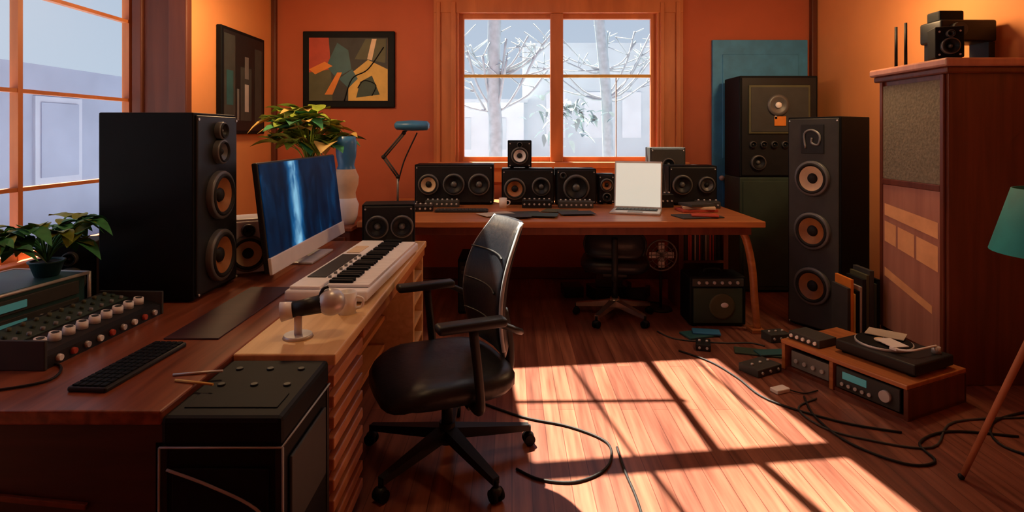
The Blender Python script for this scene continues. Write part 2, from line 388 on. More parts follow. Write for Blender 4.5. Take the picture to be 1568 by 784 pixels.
# monitor
m=MB(); tilt=-.12
def rotx(p,a=tilt,piv=(0,0,.06)):
    y,z=p[1]-piv[1],p[2]-piv[2]; return (p[0],piv[1]+y*math.cos(a)-z*math.sin(a),piv[2]+y*math.sin(a)+z*math.cos(a))
m.box(rotx((0,.02,.33)),(1.27,.03,.56),'blk2',.008,rot=(tilt,0,0))
m.box(rotx((0,.003,.36)),(1.245,.006,.48),'screen',rot=(tilt,0,0))
m.box(rotx((0,.0,.085)),(1.27,.018,.085),'wht',.004,rot=(tilt,0,0))
m.cyl((0,.08,.012),(0,.07,.30),.03,.025,'silv'); m.bx(-.2,.2,-.06,.16,0,.014,'silv',.005)
m.done('computer_monitor',(-1.205,3.57,DT),R90)

# midi keyboard
k=MB(); L,Wd=1.16,.37
k.bx(-L/2,L/2,-Wd/2,Wd/2,.012,.06,'wht',.012,seg=3)
k.bx(-L/2+.02,L/2-.02,.03,Wd/2-.015,.06,.075,'wht',.006)
k.bx(-.40,.12,.06,.15,.0751,.079,'blk2',.002)
k.bx(.17,.36,.07,.145,.0751,.079,'cream',.002)
for i in range(7): k.cyl((-.40+i*.08,.042,.075),(-.40+i*.08,.042,.086),.009,.008,'grey',10)
k.bx(-L/2+.06,L/2-.05,-Wd/2+.012,.02,.058,.062,'blk')
n=30; kw=(L-.11)/n
for i in range(n):
    x=-L/2+.06+i*kw; k.bx(x+.001,x+kw-.001,-Wd/2+.008,.012,.060,.074,'wht',.002)
    if i%7 in(0,1,3,4,5): k.bx(x+kw-.011,x+kw+.011,-.095,.012,.072,.087,'blk',.002)
for a in(-.5,.5):
    for b_ in(-.14,.14): k.cyl((a,b_,0),(a,b_,.014),.02,.02,'rub')
k.done('midi_keyboard',(-.80,3.16,DT),math.radians(88))

# microphone on desk
c=MB(); c.cyl((0,0,0),(0,0,.012),.055,.05,'silv'); c.cyl((0,0,.012),(0,0,.09),.014,.014,'wht')
c.cyl((-.02,-.0,.10),(.08,.03,.115),.028,.034,'blk2'); c.cyl((-.06,-.01,.095),(-.02,0,.10),.036,.03,'wht'); c.sph((.11,.04,.118),(.052,.052,.05),'silv'); c.tube([(.065,.02,.12),(.08,.03,.165),(.1,.04,.175)],.006,'blk2')
c.done('desk_microphone',(-.79,2.17,DT))
c=MB(); c.lathe((0,0,0),(0,0,1),[(0,0),(.036,0),(.04,.09),(.036,.09),(.033,.008),(0,.008)],'wht'); c.tube([(.038,0,.07),(.065,0,.06),(.062,0,.03),(.037,0,.02)],.006,'wht'); c.done('coffee_mug',(-.69,2.46,DT))
# dark desk mat and small desk items
MB().bx(-.10,.10,-.36,.36,0,.006,'desk_d',.002).done('desk_mat',(-1.17,2.50,DT))
k=MB(); k.tube([(0,0,.005),(.1,-.05,.005),(.25,-.02,.005),(.32,-.14,.005),(.2,-.22,.005),(.02,-.26,.005)],.004,'rub'); k.done('audio_cable',(-1.72,1.92,DT))
k=MB(); k.cyl((0,0,.004),(.14,.03,.004),.004,.004,'silv',8); k.cyl((.03,-.04,.004),(.16,-.07,.004),.004,.004,'yel',8); k.done('pencils',(-1.05,1.82,DT))

# computer keyboard
k=MB(); k.bx(-.19,.19,-.06,.06,0,.016,'blk2',.006)
for r in range(5):
    for q in range(13): k.bx(-.183+q*.0282,-.183+q*.0282+.024,-.052+r*.021,-.052+r*.021+.017,.016,.021,'blk',.002)
k.done('computer_keyboard',(-1.22,1.89,DT),math.radians(86))
# mixing console
k=MB()
k.loft([[(x,-.13,0),(x,.13,0),(x,.13,.085),(x,.10,.09),(x,-.11,.05),(x,-.13,.04)] for x in(-.29,.29)],'blk2',False)
k.bx(-.30,-.288,-.135,.135,0,.095,'char',.003); k.bx(.288,.30,-.135,.135,0,.095,'char',.003)
sl=math.atan2(.04,.21)
k.box((0,.045,.0815),(.54,.10,.003),'dkgreen',rot=(sl,0,0))
for q in range(10):
    x=-.25+q*.055
    for r in range(3):
        y=.01+r*.035; z=.05+(y+.11)*math.tan(sl)
        k.cyl((x,y,z),(x,y-.003,z+.014),.008,.007,['grey','dkgreen','olive'][r],10)
for q in range(9):
    x=-.24+q*.06; y=-.065; z=.05+(y+.11)*math.tan(sl)
    k.cyl((x,y,z),(x,y-.004,z+.024),.021,.018,'wht',16); k.cyl((x,y-.004,z+.024),(x,y-.004,z+.026),.012,.012,'char',12)
    k.cyl((x,-.13,.022),(x,-.142,.022),.012,.010,['wht','red','silv'][q%3],12)
k.done('mixing_console',(-1.60,2.16,DT),math.radians(88))
# equipment rack with planters on top
k=MB()
k.bx(-.25,.25,-.17,.17,.0,.17,'teal2',.006)
for z in(.008,.165): 
    k.tube([(-.26,-.18,z),(.26,-.18,z),(.26,.18,z),(-.26,.18,z)],.007,'silv',8,1,True)
for a in(-.26,.26):
    for b_ in(-.18,.18): k.cyl((a,b_,0),(a,b_,.17),.007,.007,'silv',8)
for z in(.045,.115): k.bx(-.21,.21,-.182,-.17,z-.025,z+.03,'char',.003); k.bx(-.17,-.02,-.186,-.181,z-.012,z+.015,'led')
for q in range(4):
    k.cyl((.04+q*.04,-.181,.045),(.04+q*.04,-.193,.045),.012,.012,'silv',12)
k.done('rack_unit',(-2.00,2.25,DT),math.radians(82))
def plant(name,loc,pr,ph,n,L,spread,mats,stem=.12,lw=.35,pot='terra',up=0.0):
    p=MB(); p.lathe((0,0,0),(0,0,1),[(0,0),(pr*.7,0),(pr,ph*.9),(pr*1.08,ph*.9),(pr*1.08,ph),(pr*.93,ph),(pr*.9,ph*.88)],pot); p.lathe((0,0,ph*.88),(0,0,1),[(0,.004),(pr*.9,0)],'soil')
    for i in range(n):
        a=random.uniform(0,6.28); e=random.uniform(.1,1.3); s=stem*random.uniform(.5,1.2)
        top=Vector((math.cos(a)*spread*random.uniform(.1,1),math.sin(a)*spread*random.uniform(.1,1),ph+s*(1.5-.5*abs(math.cos(e)))))
        p.tube([(0,0,ph*.85),(top.x*.4,top.y*.4,ph+s*.7),tuple(top)],.004,mats[0],5,4)
        for j in range(3):
            aa=a+random.uniform(-1.2,1.2)
            p.leaf(top,(math.cos(aa),math.sin(aa),random.uniform(-.1,.8)+up),L*random.uniform(.7,1.2),L*lw*random.uniform(.8,1.3),random.choice(mats),random.uniform(.2,.7))
    return p.done(name,loc)
plant('potted_plant',(-1.90,2.40,DT+.174),.06,.06,26,.10,.15,['green2','green2','green'],.12,.65,'teal2')
plant('potted_plant',(-1.98,2.14,DT+.174),.06,.06,26,.10,.15,['green2','green2','green'],.11,.65,'teal2')
speaker('bookshelf_speaker',.19,.18,.27,[(0,.1,.06,'blk2'),(0,.2,.03,'blk2')],(-1.98,2.68,DT),math.radians(20))

# equipment case (bottom left)
k=MB(); k.bx(-.16,.16,-.2,.2,.03,.70,'blk',.012); k.bx(-.165,.165,-.205,.205,.655,.735,'blk',.014)
for a in(-.1,.0,.1):
    for b_ in(-.0,.12): k.cyl((a,b_,.735),(a,b_,.740),.012,.010,'blk2',14)
k.bx(-.13,.13,-.15,-.06,.7351,.738,'blk',.003)
for a in(-1,1):
    for b_ in(-1,1):
        k.bx(a*.155-.010,a*.155+.010,b_*.195-.010,b_*.195+.010,.03,.655,'blk2',.004)
        k.cyl((a*.12,b_*.16,0),(a*.12,b_*.16,.032),.022,.022,'rub')
k.bx(.162,.172,-.15,.15,.38,.60,'char',.004); k.bx(-.13,.13,-.212,-.204,.08,.60,'blk',.004)
k.tube([(-.165,-.208,.655),(.165,-.208,.655),(.168,.2,.655)],.003,'pipe',6,1)
k.tube([(-.165,-.208,.655),(-.168,-.208,.05)],.003,'pipe',6,1); k.tube([(.168,-.208,.655),(.168,-.208,.05)],.003,'pipe',6,1)
k.tube([(-.14,-.216,.60),(-.02,-.222,.56),(.1,-.222,.50),(.15,-.216,.42)],.004,'pipe')
k.done('amplifier_case',(-.785,1.79,0))

# side cabinet w plant & vase
k=MB(); k.bx(-.6,.6,-.28,.28,.04,.78,'cab'); k.bx(-.62,.62,-.3,.3,.78,.81,'desk',.006)
for a in(-.3,.3): k.bx(a-.27,a+.27,-.295,-.28,.08,.74,'desk',.006); k.sph((a+(.2 if a<0 else -.2),-.305,.45),.015,'silv')
for a in(-.55,.55):
    for b_ in(-.24,.24): k.cyl((a,b_,0),(a,b_,.04),.025,.025,'cab')
k.done('sideboard',(-1.80,4.62,0))
plant('potted_plant',(-1.58,4.60,.811),.12,.44,50,.20,.26,['green','green','yel','green','green2'],.28,.72,'terra',.2)
k=MB(); k.lathe((0,0,0),(0,0,1),[(0,0),(.06,0),(.085,.06),(.095,.15),(.075,.20)],'wht'); k.lathe((0,0,0),(0,0,1),[(.075,.20),(.07,.24),(.09,.30),(.095,.36),(.07,.42)],'cream')
k.lathe((0,0,0),(0,0,1),[(.07,.42),(.06,.45),(.075,.52),(.08,.62),(.07,.67),(.06,.67),(.06,.55)],'blue2'); k.done('ceramic_vase',(-1.27,4.50,.811))

# ---------------------------------------------------------------- artworks
p=MB(); X0,X1,Z0,Z1=-2.16,-1.21,1.77,2.56
p.bx(X0,X1,6.06,YB-.001,Z0,Z1,'blk',.01); p.bx(X0+.07,X1-.07,6.05,6.061,Z0+.07,Z1-.07,'cream')
fx=lambda u:X0+.07+u*(X1-X0-.14); fz=lambda v:Z0+.07+v*(Z1-Z0-.14)
def pp(pts,mat,y): p.poly([(fx(u),y,fz(v)) for u,v in pts],mat)
pp([(0,0),(1,0),(1,1),(0,1)],'char',6.0495)
pp([(0,.45),(.28,.5),(.25,1),(0,1)],'red',6.049); pp([(0,0),(.3,0),(.28,.5),(0,.45)],'olive',6.0488)
pp([(.5,.0),(1,.0),(1,.5),(.75,.65),(.5,.4)],'yel',6.0486); pp([(.58,.66),(.72,.98),(.98,.98),(.97,.6),(.75,.65)],'olive',6.0484)
pp([(.6,.05),(.9,.1),(.8,.4),(.65,.3)],'dkgreen',6.048); pp([(.22,.55),(.36,.92),(.50,.80),(.54,.5),(.35,.36)],'teal2',6.0478)
pp([(.3,.1),(.42,.45),(.36,.45),(.2,.1)],'org',6.0476); pp([(.38,.35),(.55,.5),(.62,.35),(.5,.2)],'teal2',6.0474)
pp([(.74,.66),(.80,.98),(.86,.98),(.80,.64)],'cream',6.0472); pp([(.0,.5),(.2,.62),(.3,.55),(.08,.42)],'org',6.047)
p.tube([(fx(.45),6.045,fz(0)),(fx(.55),6.045,fz(.35)),(fx(.75),6.045,fz(.5)),(fx(.95),6.045,fz(.85))],.006,'blk'); p.tube([(fx(.62),6.045,fz(.2)),(fx(.7),6.045,fz(.32)),(fx(.85),6.045,fz(.25)),(fx(.8),6.045,fz(.08))],.005,'blk')
p.done('abstract_painting')
p=MB(); xx=XL+.05
p.bx(XL+.001,xx,4.92,5.77,1.5,2.42,'blk',.008)
def pq(a,b_,c_,d_,mat,x): p.poly([(x,a,c_),(x,b_,c_),(x,b_,d_),(x,a,d_)],mat)
pq(4.95,5.74,1.53,2.39,'blk2',xx+.0005); pq(4.96,5.16,1.56,2.36,'char',xx+.001); pq(5.0,5.12,1.75,2.05,'teal2',xx+.002); pq(5.26,5.48,1.62,2.1,'char',xx+.001); pq(5.34,5.42,1.70,1.95,'silv',xx+.002); pq(5.34,5.42,2.0,2.2,'grey',xx+.002); pq(5.55,5.7,1.6,2.3,'char',xx+.001); pq(5.19,5.23,1.62,1.9,'grey',xx+.002)
p.done('framed_poster')

# ---------------------------------------------------------------- back work table
TZ=.85
t=MB(); t.bx(-1.15,1.88,4.35,5.95,TZ-.045,TZ,'table',.006)
t.bx(-1.1,1.8,4.42,4.45,TZ-.11,TZ-.045,'cab').bx(-1.1,1.8,5.86,5.9,TZ-.11,TZ-.045,'cab')
for x in(-1.08,1.74):
    for y in(4.46,5.84):
        if x>0 and y<5: t.tube([(1.66,4.46,TZ-.06),(1.76,4.46,.74),(1.82,4.46,.5),(1.84,4.46,.25),(1.86,4.46,.02)],.028,'table',10)
        else: t.bx(x-.03,x+.03,y-.03,y+.03,0,TZ-.045,'cab',.006)
t.bx(1.80,1.90,4.40,4.52,0,.03,'table',.006)
t.done('work_table')
speaker('studio_monitor_speaker',.72,.26,.37,[(-.23,.19,.095,'tan'),(0,.19,.10,'blk2'),(.23,.19,.10,'blk2')],(-.53,5.50,TZ),0,'blk','blk2')
speaker('studio_monitor_speaker',.48,.26,.33,[(-.12,.15,.10,'cop'),(.12,.17,.085,'blk2')],(.145,5.50,TZ),0,'blk','blk2')
speaker('compact_speaker',.22,.20,.26,[(0,.12,.08,'wht'),(0,.22,.025,'blk2')],(.07,5.50,TZ+.33),0,'blk','blk2')
speaker('studio_monitor_speaker',.37,.26,.33,[(0,.16,.12,'blk2'),(-.12,.27,.03,'ring')],(.585,5.50,TZ),0,'blk','blk2')
speaker('compact_speaker',.16,.16,.28,[(0,.18,.06,'cop'),(0,.07,.04,'blk2')],(.87,5.50,TZ),0,'blk','blk2')
speaker('studio_monitor_speaker',.44,.26,.36,[(-.10,.19,.09,'blk2'),(.12,.19,.075,'ring')],(1.64,5.46,TZ),0,'blk','blk2')
speaker('compact_speaker',.34,.20,.52,[(0,.15,.10,'blk2'),(0,.36,.06,'blk2')],(1.49,5.72,TZ),0,'char','char')
# laptop
k=MB(); k.bx(-.2,.2,-.30,0,0,.018,'silv',.005); k.bx(-.17,.17,-.16,-.03,.018,.021,'char'); k.bx(-.06,.06,-.28,-.19,.018,.020,'grey')
for r in range(4):
    for q in range(11): k.bx(-.165+q*.03,-.165+q*.03+.026,-.155+r*.031,-.155+r*.031+.026,.021,.024,'blk2')
k.box((0,.035,.215),(.40,.012,.40),'silv',.005,rot=(-.16,0,0)); k.box((0,.0275,.215),(.375,.002,.37),'lapscr',rot=(-.16,0,0))
k.done('laptop',(1.07,5.0,TZ),math.radians(-17))
# clutter on table
k=MB(); k.bx(-.22,.22,-.07,.07,0,.016,'blk2',.005)
for r in range(4):
    for q in range(14): k.bx(-.21+q*.03,-.21+q*.03+.025,-.06+r*.03,-.06+r*.03+.024,.016,.021,'char')
k.done('computer_keyboard',(-.42,4.92,TZ))
k=MB()
for i,(x,y,a,mt) in enumerate([(0,0,.2,'char'),(.30,.12,-.3,'olive'),(-.22,-.1,.5,'vinyl'),(.42,-.05,.1,'char'),(.12,-.18,-.15,'dkgreen'),(-.1,-.25,.1,'char')]): k.box((x,y,.004+i*.0031),(.28,.2,.003),mt,rot=(0,0,a))
k.done('loose_papers',(.10,4.80,TZ))
k=MB()
for i,(x,y,a,mt,sx) in enumerate([(0,0,.1,'red',.3),(.02,.01,-.2,'cream',.26),(.0,.0,.3,'char',.22)]): k.box((x,y,.0115+i*.023),(sx,.2,.022),mt,.003,rot=(0,0,a))
k.done('book_stack',(1.55,4.95,TZ))
k=MB(); k.box((0,0,.006),(.34,.22,.01),'char',.003,rot=(0,0,.2)); k.box((.05,-.02,.017),(.2,.14,.01),'red',.002,rot=(0,0,-.2)); k.done('magazine_stack',(1.45,4.60,TZ))
k=MB(); k.lathe((0,0,0),(0,0,1),[(0,0),(.032,0),(.036,.085),(.032,.085),(.03,.006),(0,.006)],'wht'); k.tube([(.034,0,.065),(.06,0,.055),(.055,0,.03),(.034,0,.02)],.005,'wht'); k.done('coffee_mug',(-.08,5.18,TZ))
def knobbox(name,loc,sx,sy,sz,n,rz=0,body='char',kn='silv'):
    k=MB(); k.bx(-sx/2,sx/2,-sy/2,sy/2,0,sz,body,.006)
    for q in range(n):
        x=-sx/2+sx*(q+.5)/n; k.cyl((x,0,sz),(x,0,sz+.012),.010,.008,kn,10); k.cyl((x,-sy/2,sz*.5),(x,-sy/2-.008,sz*.5),.009,.008,kn,10)
    return k.done(name,loc,rz)
knobbox('audio_interface',(.56,5.20,TZ),.30,.16,.06,7)
knobbox('drum_machine',(-.80,5.0,TZ),.26,.20,.05,6,.1,'blk2')
knobbox('synth_module',(.22,5.20,TZ),.26,.14,.07,6,-.05,'blk2')
knobbox('synth_module',(-.62,5.24,TZ),.30,.10,.06,7,0,'char')
knobbox('synth_module',(1.34,5.24,TZ),.16,.14,.12,4,.1,'blk2')
knobbox('synth_module',(1.72,5.18,TZ),.20,.14,.06,4,-.1,'char')
# task lamp
k=MB(); k.cyl((0,0,0),(0,0,.02),.08,.075,'blk2'); k.cyl((0,0,.02),(0,0,.26),.01,.01,'grey')
J0=(0,0,.26);J1=(-.13,0,.44);J2=(.06,-.02,.66);J3=(.13,-.03,.73)
for dx in(-.010,.014):
    k.cyl((J0[0]+dx,0,J0[2]),(J1[0]+dx,0,J1[2]),.008,.008,'char',8); k.cyl((J1[0]+dx,0,J1[2]),(J2[0]+dx,-.02,J2[2]),.008,.008,'char',8)
for q in(J0,J1,J2): k.sph(q,.02,'blk2',12,8)
k.cyl(J2,J3,.011,.011,'char',8)
k.tube([(0,0,.2),(.05,0,.38),(.10,0,.5),(.18,-.02,.66)],.007,'blk2',6)
k.loft([[(x,-.03+r*math.cos(a),.725+r*.62*math.sin(a)) for a in[2*math.pi*i/14 for i in range(14)]] for x,r in((-.02,.035),(.0,.065),(.14,.08),(.27,.07),(.29,.04))],'blue2')
k.done('desk_lamp',(-1.04,5.35,TZ))

# ---------------------------------------------------------------- chairs
def office_chair(name,loc,rz,SW=1.0,leg='blk2',R=.36,seatz=.36,backtop=1.10,arms=True,pad='leather',pipe='pipe'):
    c=MB()
    for i in range(5):
        a=math.radians(72*i+18-math.degrees(rz))
        ex,ey=math.cos(a)*R,math.sin(a)*R
        px,py=-math.sin(a),math.cos(a)
        def sec(t,wd,hh,z):
            x,y=ex*t,ey*t
            return [(x+px*wd,y+py*wd,z),(x+px*wd,y+py*wd,z+hh),(x-px*wd,y-py*wd,z+hh),(x-px*wd,y-py*wd,z)]
        c.loft([sec(.08,.03,.05,.10),sec(.5,.024,.04,.085),sec(1,.016,.028,.07)],leg,False)
        c.cyl((ex,ey,.09),(ex,ey,.045),.011,.011,'blk')
        for s_ in(-1,1): c.cyl((ex+px*s_*.008,ey+py*s_*.008,.028),(ex+px*s_*.026,ey+py*s_*.026,.028),.028,.026,'blk',16)
        c.sph((ex,ey,.042),(.026,.026,.02),'blk2',12,8)
    c.cyl((0,0,.08),(0,0,.17),.045,.036,leg); c.cyl((0,0,.17),(0,0,seatz-.03),.026,.026,'blk2'); 
    c.bx(-.10,.10,-.14,.14,seatz-.04,seatz-.005,'blk2',.01)
    c.cyl((.1,.02,seatz-.025),(.24,.02,seatz-.03),.007,.007,'blk2',8)
    rings=[]; N=28
    for z,k_ in((0,.84),(.012,.93),(.04,1.0),(.07,1.0),(.09,.965),(.104,.90),(.110,.78),(.104,.5),(.100,.2)):
        rg=[]
        for i in range(N):
            a=2*math.pi*i/N; ca,sa=math.cos(a),math.sin(a); e=.55
            x=.275*SW*k_*math.copysign(abs(ca)**e,ca); y=.27*SW*k_*math.copysign(abs(sa)**e,sa)
            dz=-.035*max(0,(-y-.15)/.12) if z>.03 else 0
            rg.append((x,y-.02-.02*(SW-1)*10*.5,seatz+z+dz))
        rings.append(rg)
    c.loft(rings,pad)
    z0=seatz+.13; rings=[]; n=12
    for j in range(n+1):
        t=j/n; z=z0+(backtop-z0)*t
        wd=.20+.035*math.sin(math.pi*min(1,t*1.15)); 
        if t>.8: wd*=1-(t-.8)*1.1
        if j==0: wd*=.8
        th=.034 if 0<j<n else .014
        yc=.245-.045*math.sin(math.pi*t*.9)+.10*t*t
        rg=[]
        for i in range(20):
            a=2*math.pi*i/20; ca,sa=math.cos(a),math.sin(a)
            x=wd*math.copysign(abs(ca)**.5,ca); y=th*math.copysign(abs(sa)**.7,sa)+.05*(x/.23)**2*-1
            rg.append((x,yc+y,z))
        rings.append(rg)
    c.loft(rings,pad)
    for t in(.25,.5,.75):
        z=z0+(backtop-z0)*t; yc=.245-.045*math.sin(math.pi*t*.9)+.10*t*t
        c.tube([(x,yc-.036-.05*(x/.23)**2,z) for x in(-.19,-.1,0,.1,.19)],.005,'blk2',6,3)
    for s_ in(-1,1):
        pts=[]
        for j in range(1,n+1):
            t=j/n; z=z0+(backtop-z0)*t; wd=.20+.035*math.sin(math.pi*min(1,t*1.15))
            if t>.8: wd*=1-(t-.8)*1.1
            yc=.245-.045*math.sin(math.pi*t*.9)+.10*t*t
            pts.append((s_*(wd+.004),yc-.05*(wd/.23)**2,z))
        c.tube(pts,.009,pipe,8,2)
    c.tube([(0,.05,seatz-.02),(0,.28,seatz-.015),(0,.315,seatz+.1),(0,.28,seatz+.3)],.024,'blk2',10)
    if arms:
        for s_ in(-1,1):
            c.tube([(s_*.20,.03,seatz-.0),(s_*.335,.03,seatz+.0),(s_*.345,.03,seatz+.08),(s_*.345,.0,seatz+.35)],.020,'blk2',10)
            c.box((s_*.342,-.005,seatz+.362),(.075,.30,.038),'blk2',.015,seg=3)
            c.tube([(s_*.342,.12,seatz+.35),(s_*.33,.2,seatz+.31),(s_*.25,.26,seatz+.27)],.014,'blk2',8)
    return c.done(name,loc,rz)
office_chair('office_chair',(-.30,2.72,0),math.radians(-66),SW=1.13,R=.40,seatz=.355,backtop=1.09)
office_chair('swivel_chair',(.84,4.80,0),math.radians(170),R=.32,leg='chrome',seatz=.40,backtop=.76,arms=False,pipe='blk2')

# ---------------------------------------------------------------- under the table
k=MB(); k.bx(-.11,.11,-.22,.22,.012,.46,'blk',.008); k.bx(-.10,.10,-.228,-.218,.03,.44,'blk2',.005)
for z in(.34,.38): k.bx(-.08,.08,-.233,-.227,z,z+.025,'char')
k.cyl((0,-.228,.2),(0,-.235,.2),.05,.05,'char'); k.bx(-.1,.1,-.2,.2,0,.014,'rub'); k.done('computer_tower',(-.34,5.1,0))
k=MB(); k.bx(-.22,.22,-.13,.13,.012,.39,'blk',.012); k.bx(-.19,.19,-.138,-.128,.03,.30,'dkgreen',.004); k.bx(-.2,.2,-.14,-.128,.315,.375,'char',.004)
for q in range(6): k.cyl((-.15+q*.06,-.14,.345),(-.15+q*.06,-.152,.345),.013,.011,'silv',12)
k.lathe((.03,-.138,.16),(0,-1,0),[(.10,0),(.10,.006),(.085,.006),(.05,.002),(0,.004)],'olive'); k.sph((.05,-.142,.17),(.03,.008,.02),'wht')
k.tube([(-.07,0,.39),(-.05,0,.42),(.05,0,.42),(.07,0,.39)],.009,'rub'); 
for a in(-.18,.18):
    for b_ in(-.1,.1): k.cyl((a,b_,0),(a,b_,.014),.018,.018,'rub')
k.done('guitar_amplifier',(1.60,4.70,0))
k=MB(); k.bx(1.42,1.46,5.0,5.35,0,.78,'cab').bx(1.80,1.84,5.0,5.35,0,.78,'cab').bx(1.46,1.80,5.0,5.35,.40,.42,'cab').bx(1.46,1.80,5.33,5.35,0,.78,'cab').bx(1.46,1.80,5,5.35,.0,.02,'cab')
x=1.465; i=0
while x<1.78:
    wv=random.uniform(.008,.022); hh=random.uniform(.26,.32); k.bx(x,x+wv,5.02,5.3,.42,.42+hh,random.choice(['char','blk2','red','char','olive','vinyl','blk2']),.001); x+=wv+.002
k.done('record_shelf')
# desk fan
k=MB(); k.cyl((0,0,0),(0,0,.02),.10,.09,'blk2'); k.cyl((0,0,.02),(0,0,.42),.012,.012,'blk2'); k.cyl((0,.03,.47),(0,-.02,.47),.04,.04,'char')
k.tube([(.13*math.cos(a),-.03,.47+.13*math.sin(a)) for a in[6.283*i/16 for i in range(16)]],.007,'grey',6,2,True)
for r in(.05,.09): k.tube([(r*math.cos(a),-.045,.47+r*math.sin(a)) for a in[6.283*i/12 for i in range(12)]],.003,'grey',5,2,True)
for i in range(12):
    a=6.283*i/12; k.cyl((0,-.05,.47),(.13*math.cos(a),-.03,.47+.13*math.sin(a)),.003,.003,'grey',5)
for i in range(4):
    a=6.283*i/4; k.box((.06*math.cos(a),-.028,.47+.06*math.sin(a)),(.09,.004,.05),'silv',rot=(.0,-a,0))
k.done('desk_fan',(1.27,5.02,0))
# gear pile
k=MB()
for (x,y,z,sx,sy,sz,mt,a) in[(0,0,.06,.3,.22,.12,'blk2',.3),(.03,0,.155,.24,.2,.07,'char',-.2),(.30,.03,.05,.18,.18,.10,'char',-.5),(.28,.03,.125,.14,.13,.05,'terra',.2),(-.3,.1,.05,.18,.2,.1,'blk2',.1)]: k.box((x,y,z),(sx,sy,sz),mt,.008,rot=(0,0,a))
k.tube([(-.1,-.15,.01),(.1,-.2,.01),(.3,-.16,.01),(.45,-.2,.01)],.007,'rub'); k.done('audio_gear_pile',(.86,5.38,0))
k=MB(); k.box((0,0,.008),(.26,.15,.014),'teal2',.003,rot=(0,0,.3)); k.box((.05,.01,.022),(.2,.11,.012),'blue2',.003,rot=(0,0,-.2)); k.done('magazine_stack',(1.40,4.38,0))
k=MB(); k.box((0,0,.006),(.3,.12,.01),'dkgreen',.002,rot=(0,0,-.3)); k.box((.08,-.03,.016),(.2,.1,.01),'teal2',.002,rot=(0,0,.1)); k.done('magazine_stack',(1.68,4.02,0))
k=MB(); k.box((0,0,.012),(.10,.06,.024),'wht',.006,rot=(0,0,.4)); k.tube([(.05,0,.012),(.12,-.04,.008),(.22,.0,.007)],.004,'rub'); k.done('power_adapter',(1.56,3.42,0))
knobbox('effects_pedal',(1.57,3.72,0),.22,.15,.05,3,.5)
knobbox('effects_pedal',(1.34,4.12,0),.10,.14,.045,2,-.3,'blk2')
knobbox('effects_pedal',(1.92,4.28,0),.16,.12,.06,3,.2,'char')
# amp stack at the back
k=MB(); k.bx(-.37,.37,-.2,.2,.02,1.09,'dkgreen',.01); k.bx(-.34,.34,-.208,-.2,.06,1.05,'dkgreen',.004)
k.bx(-.37,.37,-.2,.2,1.09,2.05,'blk',.012); k.bx(-.35,.35,-.206,-.2,1.11,2.03,'blk2',.004); k.bx(-.29,.29,-.22,-.205,1.50,1.96,'olive',.01); k.bx(-.27,.27,-.224,-.218,1.52,1.94,'char',.008)
k.lathe((-.02,-.222,1.77),(0,-1,0),[(.10,0),(.10,.02),(.07,.02),(.05,.008),(0,.01)],'ring'); k.sph((-.02,-.24,1.77),(.03,.015,.03),'wht'); k.box((0,-.229,1.62),(.11,.006,.09),'org',.003); k.box((-.04,-.229,1.68),(.02,.006,.08),'wht')
for q in range(6): k.driver((-.25+q*.1,-.206,1.40),(0,-1,0),.03,'blk2')
for a in(-.2,.2): k.driver((a,-.206,1.23),(0,-1,0),.07,'blk2')
k.bx(-.3,.3,-.16,.16,0,.02,'rub'); k.done('amplifier_stack',(2.52,5.75,0))

# ---------------------------------------------------------------- right side
th=math.radians(-58)
tw=speaker('tower_speaker',.42,.40,1.63,[(0,.34,.142,'cop'),(0,.76,.142,'cop'),(0,1.16,.135,'tan')],(2.476,4.60,0),th,'blk','char')
k=MB(); k.tube([(-.05,-.012,-.06),(-.06,-.012,.05),(.0,-.012,.08),(.06,-.012,.04),(.05,-.012,-.03),(0,-.012,-.02),(.0,-.012,.02)],.008,'grey',6,4)
k.bx(-.09,.09,-.008,-.001,-.1,.12,'blk2',.002)
o=k.done('speaker_badge',(0,-.212,1.45),0); o.name='badge'; o.parent=tw
# tall cabinet
k=MB(); cx0,cx1,cy0,cy1=2.60,3.10,3.50,4.15
k.bx(cx0,cx1,cy0,cy1,0,1.90,'cab',.006)
k.bx(cx0-.03,cx1,cy0-.03,cy1+.03,1.86,1.90,'cab',.01); k.bx(cx0-.05,cx1,cy0-.05,cy1+.05,1.90,1.95,'cab2',.012)
k.bx(cx0-.02,cx0,cy0,cy1,0,.14,'cab',.006); 
k.bx(cx0-.012,cx0+.002,cy0+.05,cy1-.05,1.19,1.83,'cloth',.003)
for a,b_,c_,d_ in((cy0+.02,cy0+.05,.16,1.86),(cy1-.05,cy1-.02,.16,1.86)): k.bx(cx0-.018,cx0,a,b_,c_,d_,'cab',.004)
k.bx(cx0-.018,cx0,cy0+.05,cy1-.05,1.15,1.19,'cab',.004)
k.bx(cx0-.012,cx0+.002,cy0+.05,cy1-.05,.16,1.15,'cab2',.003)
xx=cx0-.0135
def q3(pts,mat): k.poly([(xx,y,z) for y,z in pts],mat)
q3([(4.08,1.02),(3.57,.96),(3.57,.86),(4.08,.94)],'sun_patch')  # slanted quads paint reflected sunlight onto the lower door
for a,b_ in((4.08,3.96),(3.94,3.78),(3.76,3.57)): q3([(a,.90-(4.08-a)*.17),(b_,.90-(4.08-b_)*.17),(b_,.76-(4.08-b_)*.2),(a,.76-(4.08-a)*.2)],'sun_patch')
q3([(4.08,.58),(3.62,.44),(3.62,.39),(4.08,.52)],'sun_patch')
k.done('storage_cabinet')
speaker('compact_speaker',.15,.15,.20,[(0,.08,.05,'blk2'),(0,.155,.022,'grey')],(2.67,3.62,1.95),math.radians(-20))
k=MB(); k.bx(-.17,.19,-.1,.1,.14,.28,'blk2',.015,seg=3)
